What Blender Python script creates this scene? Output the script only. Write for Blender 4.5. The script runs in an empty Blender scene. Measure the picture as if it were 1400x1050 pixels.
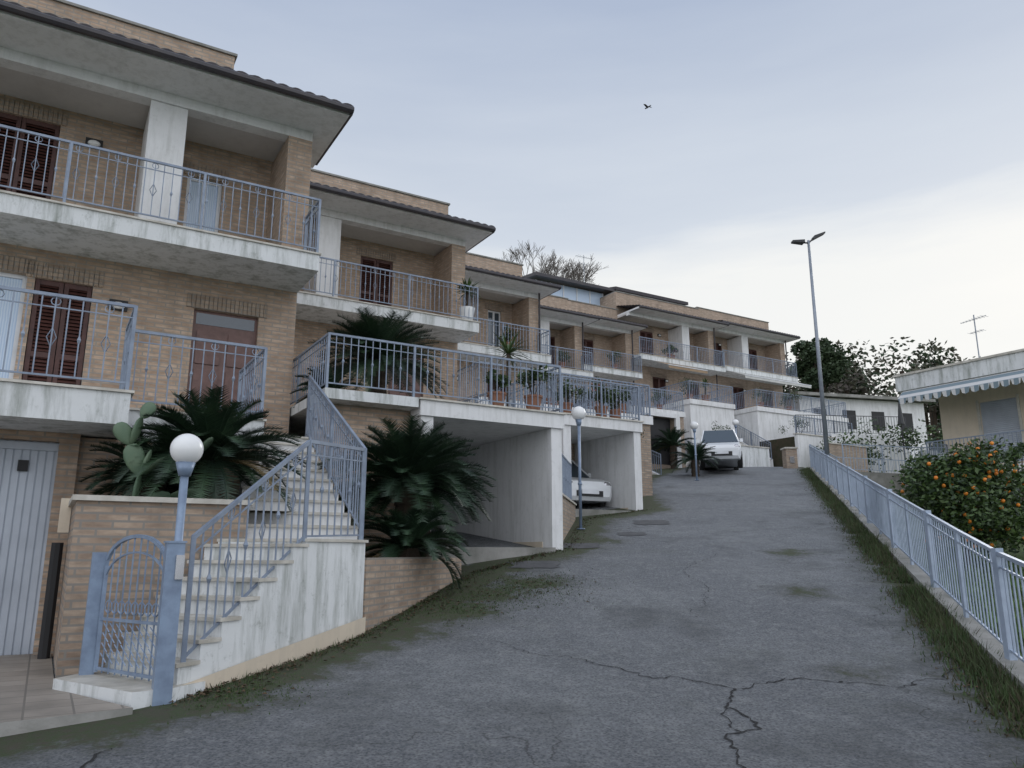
import bpy, bmesh, math, random
from mathutils import Vector, Matrix, noise
random.seed(7)
R=math.radians
scene=bpy.context.scene
UX,UY=.859,.512
ROT=math.atan2(UY,UX)
def W(s,D,z=0): return Vector((UX*s-UY*D, UY*s+UX*D, z))
def SD(x,y): return (UX*x+UY*y, -UY*x+UX*y)
dx,dy=.312,.950
def AE(x,y): return (dx*x+dy*y, dy*x-dx*y)
def fromAE(a,e): return (dx*a+dy*e, dy*a-dx*e)
def base(a):
    a=max(a,-12)
    if a<=5: return -1.6+.07*a
    if a<=9: return -1.25+.07*(a-5)+.095*(a-5)**2/8
    if a<=33: return -.78+.165*(a-9)
    x=min(a,110)-33
    if x<8: return 3.18+.165*x-.065*x*x/16
    return 3.18+.165*8-.065*4+.1*(x-8)
def h(x,y):
    a,e=AE(x,y); s,D=SD(x,y)
    z=base(a)-.042*max(-4,min(e,2))
    if (s<.35 and 5.4<D<13) or (s<.72 and 5.4<D<7.3): z=min(z,-1.12)
    return z
def sm(x,a,b):
    t=max(0,min(1,(x-a)/(b-a))); return t*t*(3-2*t)

# ---------------- materials
MATS={}
def newmat(name):
    m=bpy.data.materials.new(name); m.use_nodes=True
    nt=m.node_tree; b=nt.nodes['Principled BSDF']; return m,nt,b
def N(nt,t,**k):
    n=nt.nodes.new(t)
    for a,v in k.items():
        if a in n.inputs.keys(): n.inputs[a].default_value=v
        else: setattr(n,a,v)
    return n
def mixc(nt,fac,c1,c2,mode='MIX'):
    n=nt.nodes.new('ShaderNodeMix'); n.data_type='RGBA'; n.blend_type=mode
    for i,v in ((0,fac),(6,c1),(7,c2)):
        if hasattr(v,'is_linked') or isinstance(v,bpy.types.NodeSocket): nt.links.new(v,n.inputs[i])
        else: n.inputs[i].default_value=v if i==0 else (*v,1)
    return n.outputs[2]
def ramp(nt,src,p0,p1,c0=0,c1=1):
    n=nt.nodes.new('ShaderNodeMapRange'); nt.links.new(src,n.inputs[0])
    n.inputs[1].default_value=p0;n.inputs[2].default_value=p1;n.inputs[3].default_value=c0;n.inputs[4].default_value=c1
    return n.outputs[0]
def mul(nt,a,b_):
    n=N(nt,'ShaderNodeMath',operation='MULTIPLY')
    for i,v in enumerate((a,b_)):
        if isinstance(v,bpy.types.NodeSocket): nt.links.new(v,n.inputs[i])
        else: n.inputs[i].default_value=v
    return n.outputs[0]
def noi(nt,scale,detail=4,vec=None,rough=.6):
    n=N(nt,'ShaderNodeTexNoise'); n.inputs['Scale'].default_value=scale;n.inputs['Detail'].default_value=detail;n.inputs['Roughness'].default_value=rough
    if vec is not None: nt.links.new(vec,n.inputs['Vector'])
    return n.outputs['Fac']
def bump(nt,b,src,strength,dist=.01):
    n=N(nt,'ShaderNodeBump'); n.inputs['Strength'].default_value=strength;n.inputs['Distance'].default_value=dist
    nt.links.new(src,n.inputs['Height']); nt.links.new(n.outputs[0],b.inputs['Normal'])
def simple(name,c,c2=None,scale=3,rough=.7,metal=0,bm=0,bscale=40,lo=.35,hi=.7):
    m,nt,b=newmat(name); b.inputs['Roughness'].default_value=rough;b.inputs['Metallic'].default_value=metal
    if c2 is None: c2=tuple(v*.8 for v in c)
    tc=N(nt,'ShaderNodeTexCoord')
    f=ramp(nt,noi(nt,scale,6,tc.outputs['Object']),lo,hi)
    nt.links.new(mixc(nt,f,c,c2),b.inputs['Base Color'])
    if bm: bump(nt,b,noi(nt,bscale,3,tc.outputs['Object']),bm)
    MATS[name]=m; return m
def plaster(name,c,dirt,streak=.5):
    m,nt,b=newmat(name); b.inputs['Roughness'].default_value=.85
    geo=N(nt,'ShaderNodeNewGeometry')
    mp=N(nt,'ShaderNodeMapping'); mp.inputs['Scale'].default_value=(2.5,2.5,.35); nt.links.new(geo.outputs['Position'],mp.inputs[0])
    st=ramp(nt,noi(nt,2.2,7,mp.outputs[0],.7),.47,.74,0,streak)
    bl=ramp(nt,noi(nt,.9,6,geo.outputs['Position'],.7),.4,.7,0,.5)
    sp=ramp(nt,noi(nt,7,7,geo.outputs['Position'],.8),.56,.7,0,streak*.55)
    c1=mixc(nt,bl,c,tuple(v*.78 for v in c)); c2=mixc(nt,st,c1,dirt); c2=mixc(nt,sp,c2,tuple(v*.8 for v in dirt))
    nt.links.new(c2,b.inputs['Base Color']); bump(nt,b,noi(nt,60,3,geo.outputs['Position']),.15)
    MATS[name]=m
def brick(name,c1,c2,mortar):
    m,nt,b=newmat(name); b.inputs['Roughness'].default_value=.9
    uv=N(nt,'ShaderNodeUVMap'); uv.uv_map='UVMap'
    br=N(nt,'ShaderNodeTexBrick'); nt.links.new(uv.outputs[0],br.inputs['Vector'])
    br.inputs['Scale'].default_value=1; br.inputs['Brick Width'].default_value=.26; br.inputs['Row Height'].default_value=.07
    br.inputs['Mortar Size'].default_value=.011; br.inputs['Mortar Smooth'].default_value=.15; br.inputs['Bias'].default_value=-.05
    br.inputs['Color1'].default_value=(*c1,1);br.inputs['Color2'].default_value=(*c2,1);br.inputs['Mortar'].default_value=(*mortar,1)
    geo=N(nt,'ShaderNodeNewGeometry')
    f=ramp(nt,noi(nt,1.1,6,geo.outputs['Position']),.35,.75,0,.3)
    mp=N(nt,'ShaderNodeMapping'); mp.inputs['Scale'].default_value=(4,13,1); nt.links.new(uv.outputs[0],mp.inputs[0])
    g=ramp(nt,noi(nt,1.0,3,mp.outputs[0]),.36,.66,0,.85)
    o=mixc(nt,g,br.outputs['Color'],(c1[0]*.60,c1[1]*.58,c1[2]*.58)); o=mixc(nt,f,o,(c2[0]*1.05,c2[1]*1.08,c2[2]*1.1))
    o=mixc(nt,mul(nt,br.outputs['Fac'],.85),o,mortar)
    mp2=N(nt,'ShaderNodeMapping'); mp2.inputs['Scale'].default_value=(1.6,1.6,.3); nt.links.new(geo.outputs['Position'],mp2.inputs[0])
    o=mixc(nt,ramp(nt,noi(nt,1.6,7,mp2.outputs[0],.7),.48,.78,0,.5),o,(.16,.135,.11))
    nt.links.new(o,b.inputs['Base Color']); bump(nt,b,br.outputs['Fac'],-.9,.012)
    MATS[name]=m
brick('brick',(.46,.325,.23),(.61,.46,.345),(.33,.295,.255))
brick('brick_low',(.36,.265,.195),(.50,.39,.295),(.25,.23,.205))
plaster('plaster',(.79,.79,.79),(.36,.36,.33),.5)
plaster('plaster_dirty',(.72,.735,.735),(.17,.19,.155),.85)
plaster('cream',(.66,.57,.45),(.42,.37,.3),.4)
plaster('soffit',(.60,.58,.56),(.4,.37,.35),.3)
simple('marble',(.62,.59,.53),(.36,.335,.285),4,.5)
simple('tile',(.075,.065,.068),(.04,.037,.045),5,.8,bm=.3)
simple('gutter',(.035,.032,.04),(.06,.05,.05),3,.45)
simple('patch',(.062,.064,.068),(.10,.10,.105),5,.9,bm=.5)
simple('ironwork_dark',(.05,.05,.055),None,3,.5)
simple('iron',(.26,.31,.39),(.17,.205,.27),6,.45,.2)
simple('iron_blue',(.25,.325,.44),(.17,.22,.31),8,.4,.2)
simple('galv',(.40,.47,.58),(.28,.34,.43),5,.4,.1)
simple('pole_grey',(.30,.33,.38),(.22,.25,.29),4,.45,.3)
simple('wood_shutter',(.095,.038,.03),(.055,.022,.018),8,.55)
simple('wood_door',(.17,.09,.075),(.11,.055,.045),9,.45)
simple('frame_white',(.75,.77,.8),None,3,.4)
simple('dark',(.02,.02,.022),None,3,.6)
simple('garage_door',(.53,.58,.65),(.40,.44,.50),1.6,.45,.1)
simple('concrete',(.34,.33,.31),(.17,.17,.15),2.5,.9,bm=.4)
simple('soil',(.06,.045,.03),(.03,.035,.015),6,1,bm=.8)
simple('terracotta',(.28,.13,.08),(.2,.1,.06),6,.7)
simple('globe',(.85,.85,.84),(.75,.76,.77),4,.25)
simple('palm_leaf',(.022,.048,.026),(.04,.075,.035),3,.45)
simple('palm_leaf_dark',(.012,.028,.016),(.022,.045,.022),3,.5)
simple('palm_leaf_dry',(.16,.12,.05),(.1,.07,.03),5,.7)
simple('bark',(.07,.05,.035),(.035,.028,.02),9,.95,bm=.8)
simple('branch',(.16,.14,.125),(.10,.085,.075),3,.95)
simple('leaf',(.04,.08,.02),(.075,.12,.03),3,.5)
simple('leaf_dark',(.025,.05,.022),(.05,.075,.03),.4,.6)
simple('leaf_olive',(.075,.08,.05),(.12,.105,.075),.4,.7)
simple('cactus',(.08,.14,.085),(.13,.18,.11),5,.6)
simple('orange',(.75,.26,.02),(.65,.18,.02),6,.45)
simple('flower',(.45,.12,.12),(.6,.35,.35),6,.6)
simple('blade',(.035,.07,.018),(.065,.095,.03),1.5,.7)
simple('blade_lawn',(.09,.17,.035),(.12,.19,.05),1.5,.7)
simple('blade_dry',(.04,.045,.02),(.085,.07,.04),2,.8)
simple('leaf_litter',(.10,.065,.035),(.05,.035,.02),9,.9)
simple('carpaint',(.80,.82,.84),(.74,.76,.78),2,.22)
simple('rubber',(.02,.02,.02),None,5,.8)
simple('chrome',(.5,.5,.52),None,5,.25,.9)
simple('awning_tan',(.38,.27,.17),(.28,.2,.13),3,.85)
simple('awning_white',(.6,.6,.57),(.5,.5,.47),3,.85)
simple('redlight',(.3,.02,.02),None,3,.3)
simple('lamp_black',(.025,.027,.03),None,4,.45)
simple('crack',(.018,.018,.019),None,4,1)
def floortile():
    m,nt,b=newmat('floor_tile'); uv=N(nt,'ShaderNodeUVMap'); br=N(nt,'ShaderNodeTexBrick'); nt.links.new(uv.outputs[0],br.inputs['Vector']); br.offset=0
    br.inputs['Scale'].default_value=1; br.inputs['Brick Width'].default_value=.3; br.inputs['Row Height'].default_value=.3; br.inputs['Mortar Size'].default_value=.008
    br.inputs['Color1'].default_value=(.30,.26,.22,1);br.inputs['Color2'].default_value=(.36,.315,.27,1);br.inputs['Mortar'].default_value=(.17,.15,.13,1)
    geo=N(nt,'ShaderNodeNewGeometry'); nt.links.new(mixc(nt,ramp(nt,noi(nt,1.5,6,geo.outputs['Position']),.4,.7,0,.75),br.outputs['Color'],(.16,.145,.125)),b.inputs['Base Color']); b.inputs['Roughness'].default_value=.6; MATS['floor_tile']=m
floortile()
def glass():
    m,nt,b=newmat('glass'); b.inputs['Base Color'].default_value=(.05,.07,.09,1); b.inputs['Roughness'].default_value=.06
    b.inputs['Specular IOR Level'].default_value=.9; MATS['glass']=m
    m,nt,b=newmat('curtain'); tc=N(nt,'ShaderNodeTexCoord'); w=N(nt,'ShaderNodeTexWave'); w.inputs['Scale'].default_value=9; w.inputs['Distortion'].default_value=1.5
    nt.links.new(tc.outputs['Object'],w.inputs[0]); nt.links.new(mixc(nt,w.outputs['Fac'],(.42,.55,.72),(.6,.7,.82)),b.inputs['Base Color']); b.inputs['Roughness'].default_value=.3; MATS['curtain']=m
    m,nt,b=newmat('stripe'); uv=N(nt,'ShaderNodeUVMap'); w=N(nt,'ShaderNodeTexWave'); w.inputs['Scale'].default_value=1.1
    nt.links.new(uv.outputs[0],w.inputs[0]); nt.links.new(mixc(nt,ramp(nt,w.outputs['Fac'],.45,.55),(.6,.6,.6),(.2,.26,.30)),b.inputs['Base Color']); b.inputs['Roughness'].default_value=.9; MATS['stripe']=m
glass()
def asphalt():
    m,nt,b=newmat('asphalt'); geo=N(nt,'ShaderNodeNewGeometry'); P=geo.outputs['Position']
    big=ramp(nt,noi(nt,.28,6,P,.65),.40,.60); mid=ramp(nt,noi(nt,1.7,8,P,.75),.38,.60)
    fine=ramp(nt,noi(nt,30,6,P,.9),.42,.60)
    c=mixc(nt,big,(.096,.105,.120),(.190,.201,.210))
    c=mixc(nt,mul(nt,mid,.8),c,(.086,.094,.107))
    sp=ramp(nt,noi(nt,5.5,7,P,.85),.50,.64); c=mixc(nt,mul(nt,sp,.6),c,(.26,.27,.265))
    c=mixc(nt,mul(nt,fine,.55),c,(.33,.34,.35))
    vo=N(nt,'ShaderNodeTexVoronoi'); vo.inputs['Scale'].default_value=38; nt.links.new(P,vo.inputs[0])
    c=mixc(nt,ramp(nt,vo.outputs['Distance'],.0,.48,.9,0),c,(.038,.041,.046))
    wet=ramp(nt,noi(nt,.6,8,P,.7),.52,.66,0,.6); c=mixc(nt,wet,c,(.06,.065,.068))
    grn=ramp(nt,noi(nt,.42,7,P,.75),.55,.7,0,.3); c=mixc(nt,grn,c,(.10,.11,.085))
    ds=N(nt,'ShaderNodeTexNoise'); ds.inputs['Scale'].default_value=2.2; ds.inputs['Detail'].default_value=5; nt.links.new(P,ds.inputs['Vector'])
    va=N(nt,'ShaderNodeVectorMath',operation='MULTIPLY_ADD'); nt.links.new(ds.outputs['Color'],va.inputs[0]); va.inputs[1].default_value=(.9,.9,0); nt.links.new(P,va.inputs[2])
    v2=N(nt,'ShaderNodeTexVoronoi',feature='DISTANCE_TO_EDGE'); v2.inputs['Scale'].default_value=.42; nt.links.new(va.outputs[0],v2.inputs['Vector'])
    cr=ramp(nt,v2.outputs['Distance'],.0,.005,.8,0); mk=ramp(nt,noi(nt,.35,3,P),.5,.6)
    c=mixc(nt,mul(nt,cr,mk),c,(.035,.035,.037))
    at=N(nt,'ShaderNodeAttribute'); at.attribute_name='moss'
    mn=noi(nt,2.4,10,P,.82); ad=N(nt,'ShaderNodeMath',operation='ADD'); nt.links.new(at.outputs['Fac'],ad.inputs[0]); nt.links.new(mn,ad.inputs[1])
    mf0=ramp(nt,ad.outputs[0],.66,.94,0,.65); c=mixc(nt,mf0,c,(.055,.058,.046))
    mf=ramp(nt,ad.outputs[0],.84,.95,0,.92)
    mc=mixc(nt,ramp(nt,noi(nt,14,4,P),.35,.65),(.042,.068,.018),(.062,.056,.034))
    c=mixc(nt,mf,c,mc)
    nt.links.new(c,b.inputs['Base Color']); b.inputs['Roughness'].default_value=.85
    bump(nt,b,noi(nt,38,6,P,.9),1.0,.02); MATS['asphalt']=m
asphalt()
def terr():
    m,nt,b=newmat('terrain'); geo=N(nt,'ShaderNodeNewGeometry'); P=geo.outputs['Position']
    c=mixc(nt,ramp(nt,noi(nt,.5,8,P,.7),.35,.65),(.05,.09,.02),(.09,.11,.045)); c=mixc(nt,ramp(nt,noi(nt,7,6,P),.5,.7),c,(.05,.045,.025))
    nt.links.new(c,b.inputs['Base Color']); b.inputs['Roughness'].default_value=1; bump(nt,b,noi(nt,12,6,P),.8,.05); MATS['terrain']=m
terr()

# ---------------- mesh builder
class MB:
    def __init__(s): s.v=[];s.f=[];s.m=[];s.slots=[]
    def mi(s,m):
        if m not in s.slots: s.slots.append(m)
        return s.slots.index(m)
    def face(s,pts,m):
        i=len(s.v); s.v.extend([tuple(p) for p in pts]); s.f.append(tuple(range(i,i+len(pts)))); s.m.append(s.mi(m))
    def box(s,x0,x1,y0,y1,z0,z1,m):
        i=len(s.v); s.v.extend([(x0,y0,z0),(x1,y0,z0),(x1,y1,z0),(x0,y1,z0),(x0,y0,z1),(x1,y0,z1),(x1,y1,z1),(x0,y1,z1)])
        k=s.mi(m)
        for q in ((0,3,2,1),(4,5,6,7),(0,1,5,4),(1,2,6,5),(2,3,7,6),(3,0,4,7)): s.f.append(tuple(i+j for j in q)); s.m.append(k)
    def prism(s,poly,z0,z1,m,mtop=None):
        n=len(poly)
        Z0=z0 if isinstance(z0,(list,tuple)) else [z0]*n; Z1=z1 if isinstance(z1,(list,tuple)) else [z1]*n
        s.face([(p[0],p[1],Z1[i]) for i,p in enumerate(poly)],mtop or m)
        s.face([(p[0],p[1],Z0[i]) for i,p in enumerate(poly)][::-1],m)
        for i in range(n):
            j=(i+1)%n; a,b=poly[i],poly[j]
            s.face([(a[0],a[1],Z0[i]),(b[0],b[1],Z0[j]),(b[0],b[1],Z1[j]),(a[0],a[1],Z1[i])],m)
    def rod(s,p0,p1,r,m,n=4,r1=None):
        p0=Vector(p0);p1=Vector(p1);d=p1-p0
        if d.length<1e-6:return
        d.normalize(); a=Vector((0,0,1)) if abs(d.z)<.9 else Vector((1,0,0))
        x=d.cross(a).normalized(); y=d.cross(x); r1=r if r1 is None else r1
        i=len(s.v);k=s.mi(m)
        for P,rr in((p0,r),(p1,r1)):
            for t in range(n):
                an=2*math.pi*(t+.5)/n; q=P+x*math.cos(an)*rr+y*math.sin(an)*rr; s.v.append(tuple(q))
        for t in range(n):
            u=(t+1)%n; s.f.append((i+t,i+n+t,i+n+u,i+u)); s.m.append(k)
        if n>=3:
            s.f.append(tuple(i+t for t in range(n))); s.m.append(k); s.f.append(tuple(i+n+t for t in reversed(range(n)))); s.m.append(k)
    def ball(s,c,r,m,nu=10,nv=7,sc=(1,1,1)):
        i=len(s.v);k=s.mi(m)
        for a in range(nv+1):
            th=math.pi*a/nv
            for b in range(nu):
                ph=2*math.pi*b/nu; s.v.append((c[0]+r*sc[0]*math.sin(th)*math.cos(ph),c[1]+r*sc[1]*math.sin(th)*math.sin(ph),c[2]+r*sc[2]*math.cos(th)))
        for a in range(nv):
            for b in range(nu):
                b2=(b+1)%nu; s.f.append((i+a*nu+b,i+(a+1)*nu+b,i+(a+1)*nu+b2,i+a*nu+b2)); s.m.append(k)
    def ring(s,c,ax,r,t,m,n=10):
        ax=Vector(ax).normalized(); z=Vector((0,0,1)); 
        pts=[Vector(c)+ax*math.cos(2*math.pi*i/n)*r+z*math.sin(2*math.pi*i/n)*r for i in range(n)]
        for i in range(n): s.rod(pts[i],pts[(i+1)%n],t,m,3)
    def build(s,name,parent=None,smooth=False,loc=None,rotz=None):
        me=bpy.data.meshes.new(name); me.from_pydata(s.v,[],s.f)
        for m in s.slots: me.materials.append(MATS[m])
        me.polygons.foreach_set('material_index',s.m)
        uv=me.uv_layers.new(name='UVMap'); data=uv.data
        for p in me.polygons:
            n=p.normal
            if abs(n.z)>.75:
                for li in p.loop_indices:
                    c=me.vertices[me.loops[li].vertex_index].co; data[li].uv=(c.x,c.y)
            else:
                l=math.hypot(n.x,n.y) or 1; tx,ty=-n.y/l,n.x/l
                for li in p.loop_indices:
                    c=me.vertices[me.loops[li].vertex_index].co; data[li].uv=(c.x*tx+c.y*ty,c.z)
        if smooth: me.polygons.foreach_set('use_smooth',[True]*len(me.polygons))
        me.update()
        o=bpy.data.objects.new(name,me); scene.collection.objects.link(o)
        if parent: o.parent=parent
        if loc is not None: o.location=loc
        if rotz is not None: o.rotation_euler[2]=rotz
        return o
def empty(name,loc=(0,0,0),rotz=0):
    o=bpy.data.objects.new(name,None); scene.collection.objects.link(o); o.location=loc; o.rotation_euler[2]=rotz; o.empty_display_size=.3; return o

def wall(mb,x0,x1,z0,z1,y,th,ops,m,axis='x'):
    xs=sorted(set([x0,x1]+[o[0] for o in ops]+[o[1] for o in ops])); zs=sorted(set([z0,z1]+[o[2] for o in ops]+[o[3] for o in ops]))
    xs=[x for x in xs if x0<=x<=x1]; zs=[z for z in zs if z0<=z<=z1]
    def pt(x,yy,z): return (x,yy,z) if axis=='x' else (yy,x,z)
    for i in range(len(xs)-1):
        for j in range(len(zs)-1):
            cx=(xs[i]+xs[i+1])/2;cz=(zs[j]+zs[j+1])/2
            if any(o[0]<cx<o[1] and o[2]<cz<o[3] for o in ops): continue
            mb.face([pt(xs[i],y,zs[j]),pt(xs[i+1],y,zs[j]),pt(xs[i+1],y,zs[j+1]),pt(xs[i],y,zs[j+1])],m)
    for o in ops:
        a,b,c,d=o[:4]
        mb.face([pt(a,y,c),pt(a,y+th,c),pt(a,y+th,d),pt(a,y,d)],m); mb.face([pt(b,y,c),pt(b,y,d),pt(b,y+th,d),pt(b,y+th,c)],m)
        mb.face([pt(a,y,d),pt(a,y+th,d),pt(b,y+th,d),pt(b,y,d)],m); mb.face([pt(a,y,c),pt(b,y,c),pt(b,y+th,c),pt(a,y+th,c)],m)
def shutter(mb,x0,x1,z0,z1,y,m='wood_shutter'):
    mid=(x0+x1)/2
    for a,b in((x0+.01,mid-.006),(mid+.006,x1-.01)):
        mb.box(a,a+.06,y,y+.045,z0,z1,m); mb.box(b-.06,b,y,y+.045,z0,z1,m)
        for zz in (z0,(z0+z1)/2-.04,z1-.08): mb.box(a+.061,b-.061,y+.003,y+.042,zz,zz+.08,m)
        z=z0+.1
        while z<z1-.1:
            mb.face([(a+.06,y+.005,z),(b-.06,y+.005,z),(b-.06,y+.04,z+.05),(a+.06,y+.04,z+.05)],m); z+=.055
def window(mb,x0,x1,z0,z1,y,fm='frame_white',gm='glass'):
    w=.06
    mb.box(x0,x0+w,y,y+.06,z0,z1,fm);mb.box(x1-w,x1,y,y+.06,z0,z1,fm);mb.box(x0+w,x1-w,y,y+.06,z1-w,z1,fm);mb.box(x0+w,x1-w,y,y+.06,z0,z0+w,fm)
    mid=(x0+x1)/2; mb.box(mid-.04,mid+.04,y+.002,y+.058,z0+w,z1-w,fm)
    mb.face([(x0+w,y+.03,z0+w),(x1-w,y+.03,z0+w),(x1-w,y+.03,z1-w),(x0+w,y+.03,z1-w)],gm)
def rail(mb,pts,hh=.95,sp=.12,m='iron',deco=2,post=1.6,r=.009,bottom=.09):
    pts=[Vector(p) for p in pts]
    first=True
    for a,b in zip(pts[:-1],pts[1:]):
        L=(b-a).length
        if L<.05: continue
        d=(b-a)/L; up=Vector((0,0,1))
        mb.rod(a+up*hh,b+up*hh,.024,m,4); mb.rod(a+up*bottom,b+up*bottom,.014,m,4); 
        if deco: mb.rod(a+up*(hh-.13),b+up*(hh-.13),.009,m,4)
        n=max(1,round(L/sp))
        for i in range(1,n):
            p=a+d*(L*i/n)
            mb.rod(p+up*bottom,p+up*(hh-.0),r,m,4)
            if deco and i%4==2: 
                c=p+up*(hh*.52); mb.rod(c-up*.05,c,.006,m,4,.026); mb.rod(c,c+up*.05,.026,m,4,.006)
            if deco>1 and i%4==0:
                mb.ring(p+up*(hh-.065),d,.045,.006,m,8)
                q=p+up*(hh*.52); mb.rod(q-up*.1,q+d*.045,.006,m,3);mb.rod(q+d*.045,q+up*.1,.006,m,3);mb.rod(q-up*.1,q-d*.045,.006,m,3);mb.rod(q-d*.045,q+up*.1,.006,m,3)
        k=max(1,round(L/post))
        for i in range(0 if first else 1,k+1):
            p=a+d*(L*i/k); mb.rod(p,p+up*(hh+.012),.026,m,4)
        first=False

# ---------------- ground
def terrain():
    def steps():
        out=[];x=-400.
        while x<400:
            out.append(x); ax=abs(x-10)
            x+= 1.0 if ax<40 else (4 if ax<90 else 25)
        out.append(400.); return out
    X=steps();Y=[y+20 for y in steps()]
    vs=[];
    for y in Y:
        for x in X:
            a,e=AE(x,y); s,D=SD(x,y)
            z=base(a)-.042*max(-4,min(e,2))
            if e>2.0: z-= .45*sm(e,2.0,3.2)+.20*max(0,min(e,14)-3.2)
            else: z-=.28
            Db=20.7+.93*(s-3.3) if s<27 else 42.8
            Db=max(Db,20.7)
            z+=min(9,.3*max(0,D-Db)) if s>-30 else 0
            if s<1.8 and D<13.5 and e<2: z=min(z,-1.45)
            z+=.08*noise.noise(Vector((x*.3,y*.3,0)))*(1 if e>2.2 else 0)
            vs.append((x,y,z))
    n=len(X); f=[(j*n+i,j*n+i+1,(j+1)*n+i+1,(j+1)*n+i) for j in range(len(Y)-1) for i in range(n-1)]
    me=bpy.data.meshes.new('ground'); me.from_pydata(vs,[],f); me.materials.append(MATS['terrain']); me.polygons.foreach_set('use_smooth',[True]*len(f))
    o=bpy.data.objects.new('ground',me); scene.collection.objects.link(o)
terrain()
edge=[W(-3,5.6),W(.89,6.54),W(2.96,8.04),W(5.5,10.4),W(7.7,11.3),W(10.4,14.3),W(12.6,14.8),W(16,19.5),W(19,22.5),W(25,27)]
def dseg(p,a,b):
    ab=b-a; t=max(0,min(1,(p-a).dot(ab)/ab.length_squared)); return (p-a-ab*t).length
def road():
    vs=[];f=[];mo=[]
    A=[-14+.25*i for i in range(0,int(76/.25))]; E=[-10+.2454*j for j in range(49)]
    spots=((-.35,10.3,1.0),(.25,10.9,.9),(-1.1,8.5,.8),(-2.2,6.1,.8),(-1.7,7.4,.7),(1.6,14.4,.7),(.5,12.6,.6),(-.6,9.4,.9),(-2.6,5.2,.5),(3.7,10.2,.6),(4.6,13.0,.6),(3.0,7.0,.4))
    for a in A:
        for e in E:
            ee=min(e,1.79)
            x,y=fromAE(a,ee); vs.append((x,y,h(x,y)))
            p=Vector((x,y,0)); d=min(dseg(p,edge[i],edge[i+1]) for i in range(len(edge)-1))
            m=max(0,1-d/1.2)*.75
            m=max(m,.58*max(0,1-(1.85-ee)/1.1))
            for (cx,cy,cr) in spots:
                dd=math.hypot(x-cx,y-cy)
                if dd<cr*1.3: m=max(m,.44*(1.3-dd/cr))
            mo.append(min(m,.75))
    n=len(E); f=[(j*n+i,(j+1)*n+i,(j+1)*n+i+1,j*n+i+1) for j in range(len(A)-1) for i in range(n-1)]
    me=bpy.data.meshes.new('road'); me.from_pydata(vs,[],f); me.materials.append(MATS['asphalt']); me.polygons.foreach_set('use_smooth',[True]*len(f))
    at=me.attributes.new('moss','FLOAT','POINT'); at.data.foreach_set('value',mo)
    me.update()
    o=bpy.data.objects.new('road',me); scene.collection.objects.link(o)
    if me.polygons[0].normal.z<0: me.flip_normals()
road()
def cracks():
    mb=MB(); rnd=random.Random(3)
    def line(pts,w):
        out=[]
        for a,b in zip(pts[:-1],pts[1:]):
            n=max(2,int(math.dist(a,b)/.035))
            for i in range(n):
                t=i/n; X=a[0]+(b[0]-a[0])*t;Y=a[1]+(b[1]-a[1])*t
                nx=noise.noise(Vector((X*3,Y*3,1)))*.12+noise.noise(Vector((X*14,Y*14,4)))*.06; ny=noise.noise(Vector((X*3,Y*3,7)))*.12+noise.noise(Vector((X*14,Y*14,9)))*.06
                out.append((X+nx,Y+ny))
        for i in range(len(out)-1):
            a,b=out[i],out[i+1]; d=Vector((b[0]-a[0],b[1]-a[1])); 
            if d.length<1e-5: continue
            d.normalize(); ww=w*rnd.uniform(.25,1.5); q=Vector((-d.y,d.x))*ww
            P=[(a[0]-q.x,a[1]-q.y),(b[0]-q.x,b[1]-q.y),(b[0]+q.x,b[1]+q.y),(a[0]+q.x,a[1]+q.y)]
            mb.face([(p[0],p[1],h(*p)+.006) for p in P],'crack')
    line([(.67,7.4),(1.1,6.95),(1.8,6.6),(2.4,6.8),(3.0,6.65),(3.6,6.8),(3.9,7.2)],.0055)
    line([(1.8,6.6),(1.62,6.1),(1.72,5.7),(1.5,5.4),(1.35,4.9),(1.45,4.3)],.009)
    line([(1.62,6.1),(1.52,5.8),(1.56,5.5)],.005)
    line([(-2.35,4.0),(-2.45,4.6),(-2.4,5.0)],.007)
    line([(.67,7.4),(.2,7.6),(-.3,8.2)],.003)
    line([(2.0,9.0),(2.6,10.2),(2.5,11.6),(3.4,13)],.003)
    mb.build('road_crack')
cracks()
mb=MB()
for cx,cy,w_,l_ in ((1.2,13.9,.38,.3),(.35,12.2,.42,.3),(3.0,16.8,.4,.4),(2.3,15.2,.3,.25)):
    P=[]
    for k in range(18):
        an=k/18*6.283; sq=max(abs(math.cos(an)),abs(math.sin(an))); x=cx+w_*math.cos(an)/sq*random.uniform(.75,1.1); y=cy+l_*math.sin(an)/sq*random.uniform(.75,1.1); P.append((x,y,h(x,y)+.008))
    mb.face(P,'patch')
mb.build('asphalt_patch')
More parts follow.
